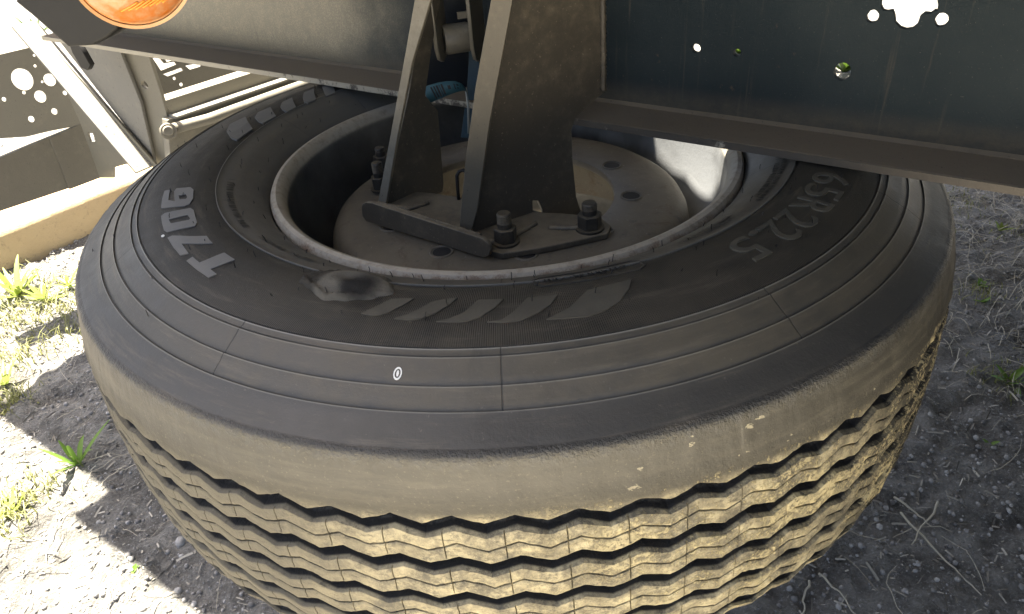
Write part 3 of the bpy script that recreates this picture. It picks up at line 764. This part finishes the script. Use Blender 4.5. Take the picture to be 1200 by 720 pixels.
# ------------------------------------------------------------------ chassis
ch = empty('truck_chassis', (.0, .15, .2))
tag(ch, 'dark steel truck chassis rail with cut-outs, cross members and brackets above the spare wheel', 'truck chassis')
AZ = -36.0; FZ = .204
rd = Vector((cos(R(AZ)), sin(R(AZ)), 0)); rn = Vector((sin(R(AZ)), -cos(R(AZ)), 0))      # rn points to the camera
edge_pt = atz(465, 113, FZ-.008); edge_pt.z = FZ
web_pt = edge_pt - rn*.076
WEB = Plane((web_pt.x, web_pt.y, FZ), AZ)
def s_at(px, py):   # station along rail
    return WEB.px(px, py)[0]
sL = s_at(92, 42); sR = 2.4
WT = .50
big = []
for x, y in ((1030,-14),(1033,-4),(1032,6),(1035,12),(1040,13),(1046,12),(1048,18),(1049,26),(1055,32),(1062,34.5),(1070,33),(1077,27),(1080,18),(1084,15),(1091,15.5),(1096,12),(1100,13),(1101,4),(1099,-6),(1102,-16),(1066,-24)): big.append(WEB.px(x, y))
holes = [big, hole_px(WEB, 1023.5, 18.5, 8.2, 18, .06), hole_px(WEB, 1104, 22.5, 9, 18, .06), hole_px(WEB, 988, 83, 11, 24, .02), hole_px(WEB, 817, 56, 6), hole_px(WEB, 865, 61, 5.2)]
# join the two ears to the main cut-out with short slots
holes = holes[:1]+[h for h in holes[1:]]
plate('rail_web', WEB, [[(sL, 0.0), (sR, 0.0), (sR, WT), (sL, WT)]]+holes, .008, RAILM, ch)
def flange(name, z0, s0, s1, w_, th, mat):
    bm = bmesh.new(); n = 60
    prev = None
    for j in range(n+1):
        s = s0+(s1-s0)*j/n; jit = random.uniform(-.0006, .0006)
        P = [WEB.w(s, z0, -.004), WEB.w(s, z0+th*1.4, .0045), WEB.w(s, z0+th, .010), WEB.w(s, z0+th, w_-.002+jit), WEB.w(s, z0+th-.002, w_+jit), WEB.w(s, z0+.001, w_+jit), WEB.w(s, z0-.0005, w_-.002), WEB.w(s, z0-.0005, 0)]
        V = [bm.verts.new(p) for p in P]
        if prev:
            for k in range(len(V)): bm.faces.new((prev[k], V[k], V[(k+1) % len(V)], prev[(k+1) % len(V)]))
        else: bm.faces.new(V)
        prev = V
    bm.faces.new(prev[::-1]); bmesh.ops.recalc_face_normals(bm, faces=bm.faces)
    return bm_obj(name, bm, mat, ch)
bm = bmesh.new()
box_between(bm, WEB.w(sL, -.0082, .0755), rd*(sR-sL), Vector((0, 0, .0078)), WEB.n*.0012)
LIP = NT('rail_lip_chipped_and_lit'); _n = LIP.noise(40, 6, .75); _x = LIP.sep()[0]
_f = LIP.math('MULTIPLY', LIP.step(LIP.math('ADD', _n, LIP.math('MULTIPLY', _x, -.42)), .48, .60), .9)  # paint chips, plus a lit edge painted in towards the left
LIP.bump(_n, .002, .8)
bm_obj('rail_lip', bm, LIP.out(LIP.mix(_f, (.06, .052, .042), (.36, .33, .26)), .6), ch)
flange('rail_flange', -.0085, sL, sR, .076, .0085, FLM)
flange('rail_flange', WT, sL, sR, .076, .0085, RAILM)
# unseen deck overhead, its stepped outline shaped to cast the shade
DZ = .80
pn = Vector((-rn.x, -rn.y, 0))
def dk(a, b, z=DZ): return Vector((rd.x*a+pn.x*b, rd.y*a+pn.y*b, z))
bm = bmesh.new()
out = [(-1.80, -.29), (-1.27, -.29), (-1.27, -.37), (-.60, -.37), (-.60, -.52), (4.2, -.52), (4.2, 2.45), (-.78, 2.45), (-.78, 1.05), (-1.06, 1.05), (-1.06, .42), (-.78, .42), (-.78, .12), (-1.80, .12)]
# opening added overhead to let a little sun onto the inside of the rim
slot = [(-.13, .292), (-.07, .255), (-.02, .205), (.036, .152), (.054, .168), (.0, .236), (-.06, .280), (-.12, .308)]
bm.free(); bm = curve_mesh([out, slot], .025)
for v in bm.verts: v.co = dk(v.co.x, v.co.y, DZ+.025+v.co.z)
bmesh.ops.recalc_face_normals(bm, faces=bm.faces)
bm_obj('shade_deck', bm, GREYD, ch)
bm = bmesh.new(); box_between(bm, dk(1.15, -.50, -.25), rd*1.6, pn*1.9, Vector((0, 0, 1.045)))  # unseen box added to hold back light from the right
bm_obj('light_block_box', bm, GREYD, ch, bevel=.01)

# --- left hand members -----------------------------------------------------
GP = Plane(WEB.w(0, 0, -.09), AZ)                      # gusset plane just behind the web
L = lambda pl, pts: [pl.px(*p) for p in pts]
plate('gusset_plate', GP, [L(GP, [(28,-30),(35,8),(62,36),(182,190),(166,120),(143,62),(146,20),(120,-40)])], .008, SPK, ch)
GP2 = Plane(WEB.w(0, 0, -.105), AZ)
plate('gusset_plate', GP2, [L(GP2, [(138,30),(172,40),(176,66),(190,110),(204,160),(206,192),(182,194),(160,110)]), hole_px(GP2, 171, 99, 4, 12), ], .008, GREY, ch)
# lit flange along the sloping edge
e0 = GP.w(*GP.px(44, 24)); e1 = GP.w(*GP.px(186, 192)); sd = (e1-e0); nrm = GP.n
upv = Vector((0, 0, 1)); nn_ = sd.cross(nrm).normalized()
if nn_.z < 0: nn_ = -nn_
bm = bmesh.new(); box_between(bm, e0+nn_*-.004+nrm*.004, sd, nrm*.062, nn_*.007)
bm_obj('gusset_flange', bm, SPK, ch, bevel=.001)
# slot clip hanging under the rail end
GP3 = Plane(WEB.w(0, 0, .0), AZ)
plate('rail_clip', GP3, [L(GP3, [(78,40),(88,46),(97,60),(106,76),(103,82),(96,79),(86,62)])], .012, BLACK, ch, off=-.004)
# lower web below the lit flange
GP4 = Plane(WEB.w(0, 0, -.075), AZ)
plate('outrigger_web', GP4, [L(GP4, [(55,46),(190,200),(170,190),(148,192),(134,196),(134,208),(118,208),(96,146),(80,110)]), L(GP4, [(103,154),(110,156),(113,166),(107,167)])], .006, GREY, ch)
e0 = GP4.w(*GP4.px(100, 100)); e1 = GP4.w(*GP4.px(158, 191)); sd = e1-e0
bm = bmesh.new(); box_between(bm, e0+GP4.n*.003, sd, GP4.n*.012, Vector((0, 0, .003))); bm_obj('web_rib', bm, SPK, ch)
# perforated plate
q = GP.w(*GP.px(75, 100)); PP = Plane(q-GP.n*.05, 38)
plate('perforated_plate', PP, [L(PP, [(-60,72),(0,64),(55,51),(66,66),(78,100),(97,146),(60,153),(30,160),(0,162),(-60,166)]),
   hole_px(PP, 26, 93, 13), hole_px(PP, 58, 93.5, 7.5), hole_px(PP, 47, 113, 7.2), hole_px(PP, 40, 65, 2, 10), hole_px(PP, 41, 77.5, 2.2, 10), hole_px(PP, 60, 71, 2.8, 10), hole_px(PP, 49.3, 96, 2, 10),
   hole_px(PP, 28, 108.5, 2.5, 10), hole_px(PP, 4.5, 116.5, 3, 10), hole_px(PP, 76, 109, 3, 10), hole_px(PP, 36.5, 139.5, 4, 14), hole_px(PP, 63.5, 130.5, 4, 14)], .006, GREY, ch)
# box beam below, with sleeve
q = GP.w(*GP.px(105, 175)); BP = Plane(q-GP.n*.03, 44)
def boxbeam(name, pl, p_tl, p_tr, p_br, p_bl, depth, mat, off=0.):
    bm = bmesh.new(); P = [pl.w(*pl.px(*p), off) for p in (p_tl, p_tr, p_br, p_bl)]
    f = [bm.verts.new(p) for p in P]; b = [bm.verts.new(p-pl.n*depth) for p in P]
    bm.faces.new(f); bm.faces.new(b[::-1])
    for k in range(4): bm.faces.new((f[k], b[k], b[(k+1) % 4], f[(k+1) % 4]))
    bmesh.ops.recalc_face_normals(bm, faces=bm.faces); return bm_obj(name, bm, mat, ch, bevel=.002)
boxbeam('cross_member', BP, (-60, 210), (92, 146), (114, 210), (-60, 268), .06, GREYD)
boxbeam('beam_sleeve', BP, (57, 161), (94, 145), (118, 208), (81, 222), .066, GREYD, .004)
# long channels running back behind the tyre
q = GP2.w(*GP2.px(200, 140)); CP = Plane(q, 46)
boxbeam('cross_member', CP, (190, 119), (420, 45), (420, 62), (205, 138), .05, GREY)
CP2 = Plane(q+CP.n*.02, 46)
boxbeam('cross_member', CP2, (196, 141), (440, 60), (440, 110), (200, 190), .03, GREY)
boxbeam('channel_lip', CP2, (203, 136), (440, 56), (440, 58.5), (203, 139), .04, SPK, .012)
bm = bmesh.new(); tube(bm, [CP2.w(*CP2.px(192, 151), .02), CP2.w(*CP2.px(240, 138), .02), CP2.w(*CP2.px(440, 66), .02)], .013, 14)
bm_obj('cross_pipe', bm, GREY, ch, True)
c = CP2.w(*CP2.px(190, 151), .032)
lathe('bolt_head', [(.0001, .012), (.010, .0125), (.013, .009), (.0165, .009), (.019, .006), (.0195, 0), (.0195, -.01)], GREYD, ch, c, 28, axis=-ray(190, 151))
# perforated plate behind
PP2 = Plane(q-CP.n*.30, 46)
plate('perforated_plate', PP2, [L(PP2, [(160,40),(340,10),(350,78),(290,92),(200,118),(170,120)]),
   L(PP2, [(178,68),(186,67),(192,74),(204,72),(207,76),(188,83)]), L(PP2, [(190,66),(203,65),(206,70),(195,73)]), L(PP2, [(190,87),(212,79),(215,83),(196,90)]), L(PP2, [(216,77),(232,74),(236,78),(222,82)]),
   hole_px(PP2, 204, 92, 2.3, 10), hole_px(PP2, 212, 99, 2.5, 10)], .006, GREY, ch)

# ------------------------------------------------------------------ wheel carrier
wc = empty('wheel_carrier', (-.03, -.1, .107))
tag(wc, 'dusty steel spare wheel bracket with two arms bolted onto the wheel hub', 'wheel bracket')
DZc = .107
# lip plate (rounded ends)
lp0 = atz(430, 262, DZc); LP = Plane((lp0.x, lp0.y, DZc), -37.7)
lp = [(426,243),(427,239),(431,237),(437,237.5),(500,258),(566,279),(572,284),(576,291),(574,298),(568,300),(562,298.5),(500,279),(431,258),(427,252)]
plate('foot_lip', LP, [L(LP, lp)], .006, STEEL, wc)
# base foot
bz = .1105
fp = [atz(x, y, bz) for x, y in ((432,250),(576,298),(588,301),(640,293),(712,277),(716,268),(703,257),(655,253),(605,251),(552,236),(505,229),(465,226))]
bm = bmesh.new(); b0 = [bm.verts.new((p.x, p.y, bz-.004)) for p in fp]; t0 = [bm.verts.new((p.x, p.y, bz+.004)) for p in fp]
bm.faces.new(t0); bm.faces.new(b0[::-1])
for k in range(len(fp)): bm.faces.new((b0[k], b0[(k+1) % len(fp)], t0[(k+1) % len(fp)], t0[k]))
bmesh.ops.recalc_face_normals(bm, faces=bm.faces)
bm_obj('foot_plate', bm, STEEL, wc, bevel=.0015)
# left arm: a web running back and a bent front flange
fl = atz(452, 239, .115); LA = Plane((fl.x, fl.y, .115), 42)
plate('arm_plate', LA, [L(LA, [(452,240),(455,215),(478,110),(505,-60),(524,-60),(514,0),(503,60),(496,112),(511,130),(518,215),(517,224),(503,229),(500,238),(478,246)])], .006, STEEL, wc)
LF = Plane((fl.x, fl.y, .115), -25)
plate('arm_flange', LF, [L(LF, [(446,238),(451,240),(455,236),(468,160),(486,70),(507,0),(520,-60),(498,-60),(490,0),(479,62),(461,160)])], .006, EDGE, wc, off=.004)
# right arm
ra = atz(549, 272, .115); RA = Plane((ra.x, ra.y, .115), 28)
plate('arm_plate', RA, [L(RA, [(550,270),(560,205),(572,130),(592,30),(606,-60),(706,-60),(705,108),(690,120),(672,138),(667,152),(669,190),(673,230),(680,252),(688,262),(680,268),(645,266),(638,252),(630,234),(622,233),(622,247),(641,252),(600,276),(575,284)])], .007, STEEL, wc)
RF = Plane((ra.x, ra.y, .115), -12)
EDGE2 = paint('carrier_edge_dirt', (.085, .075, .056), (.19, .165, .118), .6, .5)
plate('arm_flange', RF, [L(RF, [(541,262),(546,271),(552,274),(561,240),(575,140),(594,40),(612,-60),(592,-60),(578,0),(560,100),(549,180)])], .007, EDGE2, wc, off=.006)
def weld(pts, rad=.0032):
    pts = [Vector(p) for p in pts]; full = []
    for A, B in zip(pts, pts[1:]):
        n = max(2, int((B-A).length/.0022))
        full += [A.lerp(B, k/n)+Vector([random.uniform(-.0004, .0004) for _ in range(3)]) for k in range(n)]
    full.append(pts[-1]); bm = bmesh.new()
    tube(bm, full, rad, 8, [1+.22*(k % 2)+random.uniform(-.1, .1) for k in range(len(full))])
    bm_obj('weld_bead', bm, STEEL, wc, True)
weld([atz(456, 241, bz+.005), atz(478, 246, bz+.005), atz(502, 238, bz+.005)])
weld([atz(555, 279, bz+.005), atz(577, 285, bz+.005), atz(602, 277, bz+.005), atz(628, 262, bz+.005)])
weld([atz(644, 267, bz+.005), atz(664, 268, bz+.005), atz(683, 267, bz+.005)])
weld([LP.w(*LP.px(440, 240), -.005), LP.w(*LP.px(560, 279), -.005)], .0026)
weld([RA.w(*RA.px(703, -60), .005), RA.w(*RA.px(704, 106), .005)], .0035)
# bolts with nuts
def bolt(px, py, z0, hgt, rad=.0085, cap=False):
    p = atz(px, py, z0); g = empty('tmp', p); bpy.data.objects.remove(g)
    prof = [(.0001, hgt), (rad*.85, hgt), (rad, hgt-.002)]
    z = hgt-.002
    while z > .026: prof += [(rad, z), (rad*.84, z-.001), (rad, z-.002)]; z -= .002
    prof += [(rad, .0)]
    b = lathe('bolt', prof, NUTM, wc, p, 20)
    bm = bmesh.new(); r2 = rad*1.62; rot = random.uniform(0, 1)
    v0 = [bm.verts.new(p+Vector((r2*cos(rot+k*pi/3), r2*sin(rot+k*pi/3), .003))) for k in range(6)]; v1 = [bm.verts.new(v.co+Vector((0, 0, .017))) for v in v0]
    bm.faces.new(v1); bm.faces.new(v0[::-1])
    for k in range(6): bm.faces.new((v0[k], v0[(k+1) % 6], v1[(k+1) % 6], v1[k]))
    bm_obj('nut', bm, NUTM, b, bevel=.0012)
    lathe('washer', [(.0001, 0), (r2*1.18, 0), (r2*1.18, .003), (.0001, .003)], NUTM, b, p, 24)
bolt(593, 284, bz+.004, .038); bolt(691, 268, bz+.004, .034, .0090)
bolt(447, 222, .108, .040, .0075); bolt(449, 197, .108, .032, .0075)
# hook pin
hp = Plane((atz(537, 236, .112).x, atz(537, 236, .112).y, .112), 10)
bm = bmesh.new(); tube(bm, [hp.w(*hp.px(538, 238)), hp.w(*hp.px(536.5, 222)), hp.w(*hp.px(535.5, 206)), hp.w(*hp.px(538, 201.5)), hp.w(*hp.px(543, 199.5)), hp.w(*hp.px(552, 199), .02)], .0024, 10)
bm_obj('hook_pin', bm, BLACK, wc, True)
# slot on the base
# winch roller between two rounded cheeks, high between the arms
wp = Plane(LA.w(.13, .1, -.02), 12)
q = wp.w(*wp.px(535, 45))
ax = wp.u
lathe('winch_roller', [(.0001, -.017), (.017, -.017), (.0185, -.014), (.0185, .014), (.017, .017), (.0001, .017)], EDGE, wc, q, 40, axis=ax)
for (x0, x1, off) in ((513, 519, .012), (557, 562, .012)):
    plp = Plane(wp.w(*wp.px(x0 if x0 < 530 else x1, 40), 0), 12+78 if x0 < 530 else 12+66)
    plate('winch_cheek', Plane(wp.w(*wp.px((x0+x1)/2, 40), 0), 80 if x0 < 530 else 75), [[(-.028, .2), (-.030, -.012), (-.022, -.026), (-.006, -.033), (.012, -.030), (.024, -.018), (.028, 0), (.028, .2)]], .005, EDGE, wc)
bm = bmesh.new(); box_between(bm, wp.w(*wp.px(536, 22), .0), wp.u*.02, Vector((0, 0, .008)), wp.n*.004); bm_obj('winch_tongue', bm, EDGE, wc)
bkp = Plane(wp.w(0, 0, -.07), 12)
NAVY = simple('dark_navy_paint', (.006, .009, .014), .5)
plate('back_plate', bkp, [L(bkp, [(500,-80),(600,-80),(585,60),(565,130),(500,118),(488,90)])], .006, NAVY, wc)

# blue strap and its label
st = empty('webbing_strap', wp.w(*wp.px(556, 150)))
tag(st, 'dark blue webbing strap hanging behind the right arm with a curled turquoise label', 'strap')
def ribbon(name, pl, pts, wd, mat, twist=0., th=.0016, wpx=None):
    vs = []; fs = []
    for i, (x, y, n) in enumerate(pts):
        c = pl.w(*pl.px(x, y), n); d = (pl.u*cos(twist)+pl.n*sin(twist))*wd
        for s in (-1, 1):
            for t in (0, 1): vs.append(c+d*s-pl.n*th*t)
    for i in range(len(pts)-1):
        a = i*4; b = a+4; fs += [(a, a+2, b+2, b), (a+1, b+1, b+3, a+3), (a, b, b+1, a+1), (a+2, a+3, b+3, b+2)]
    return mesh_obj(name, vs, fs, mat, st)
ribbon('strap_band', wp, [(558, 50, -.01), (557, 75, -.008), (555, 100, -.006), (552, 130, -.008), (548, 165, -.012)], .0075, BLUE, .6)
# label: curled rectangle
TL = Plane(wp.w(0, 0, .012), 10)
top = [(495,103),(503,99),(513,95),(523,93),(532,93),(540,96),(545,102),(547.5,110)]
bot = [(503,121),(512,115.5),(520,111),(528,107),(536,104.5),(542,104),(546,106),(548.5,116)]
vs = []; fs = []
for k, ((x, y), (x2, y2)) in enumerate(zip(top, bot)):
    n = .010*sin(k/7*pi); vs += [TL.w(*TL.px(x, y), n), TL.w(*TL.px(x2, y2), n+.002), TL.w(*TL.px(x, y), n-.001), TL.w(*TL.px(x2, y2), n+.001)]
for k in range(7): a = k*4; b = a+4; fs += [(a, a+1, b+1, b), (a+2, b+2, b+3, a+3), (a, b, b+2, a+2), (a+1, a+3, b+3, b+1)]
lab = mesh_obj('strap_label', vs, fs, TAGM, st, True)
# bars and marks printed on the label (flat print)
def on_label(u, v, e=.0006):
    k = min(6, max(0, u*7)); i0 = int(k); f = k-i0
    t_ = Vector(vs[i0*4]).lerp(Vector(vs[i0*4+4]), f); b_ = Vector(vs[i0*4+1]).lerp(Vector(vs[i0*4+5]), f)
    return t_.lerp(b_, v)+TL.n*e
bm = bmesh.new()
for u0, u1, v0, v1 in ((.13,.155,.12,.9),(.18,.2,.12,.9),(.22,.25,.12,.9),(.27,.28,.12,.9),(.30,.33,.12,.85),(.40,.45,.3,.6),(.52,.54,.2,.7),(.57,.62,.25,.4),(.57,.6,.55,.7),(.66,.67,.2,.6)):
    bm.faces.new([bm.verts.new(on_label(u0, v0)), bm.verts.new(on_label(u1, v0)), bm.verts.new(on_label(u1, v1)), bm.verts.new(on_label(u0, v1))])
bm_obj('label_print', bm, INK, lab)
bm = bmesh.new(); tube(bm, [TL.w(*TL.px(546, 104), .0), TL.w(*TL.px(549, 125), -.002), TL.w(*TL.px(551, 160), -.012)], .0016, 8)
bm_obj('label_edge', bm, simple('pale_cord', (.25, .27, .26), .6), st, True)

# ------------------------------------------------------------------ marker lamp
dl = .67
def atd(x, y, d): return CAM+ray(x, y).normalized()*d
lc = atd(152, -38, dl)
ml = empty('marker_lamp', lc); tag(ml, 'round amber side marker lamp at the top left in front of a black holder', 'lamp')
face = (CAM-lc).normalized()+Vector((.25, -.1, -.35)); face.normalize()
LRAD = .0446
lathe('lens', [(.0001, .020), (.012, .0195), (.024, .017), (.034, .0125), (.0405, .006), (.0425, .0)], AMB, ml, lc, 64, axis=face)
lathe('bezel', [(.0420, .004), (.0445, .0045), (LRAD, .001), (LRAD, -.006), (.041, -.008)], LENS_RIM, ml, lc, 64, axis=face)
lathe('lamp_back', [(.0001, -.02), (.036, -.02), (.041, -.006), (.040, .0), (.0001, -.004)], simple('lamp_reflector', (.75, .50, .32), .3), ml, lc, 48, axis=face)
qf = face.to_track_quat('Z', 'Y')
bm = bmesh.new(); ldir = (qf.inverted() @ (RX*.9+UX*.55)).xy.normalized(); side = Vector((-ldir.y, ldir.x))
for k in range(7):
    cc = Vector((0, 0))+side*(-.022+.0) ; base = Vector(((.000+k*.0062), 0))
    pr = []
    for t in np.linspace(-1, 1, 7):
        lx = base.x; p2 = ldir*(t*.007)+Vector((qf.inverted() @ RX).xy)*lx+Vector((qf.inverted() @ UX).xy)*(-.030)
        rr = p2.length; z = np.interp(rr, [0, .012, .024, .034, .0405, .0425], [.020, .0195, .017, .0125, .006, 0])+.0003
        pr.append(lc+qf @ Vector((p2.x, p2.y, z)))
    tube(bm, pr, .0008, 6)
o = bm_obj('lens_rib', bm, simple('amber_rib', (.85, .30, .04), .2), ml, True)
# black holder hanging in front of the rail end
bh = Plane(atd(100, 20, .86), -10)
hold = empty('lamp_holder', bh.w(*bh.px(100, 20))); tag(hold, 'black angular lamp holder at the top left corner by the rail end', 'lamp holder')
plate('holder_plate', bh, [L(bh, [(30,-70),(34,-2),(50,11),(91,47),(118,45),(134,37),(144,28),(190,-70)])], .03, BLACK, hold, bevel=.003)
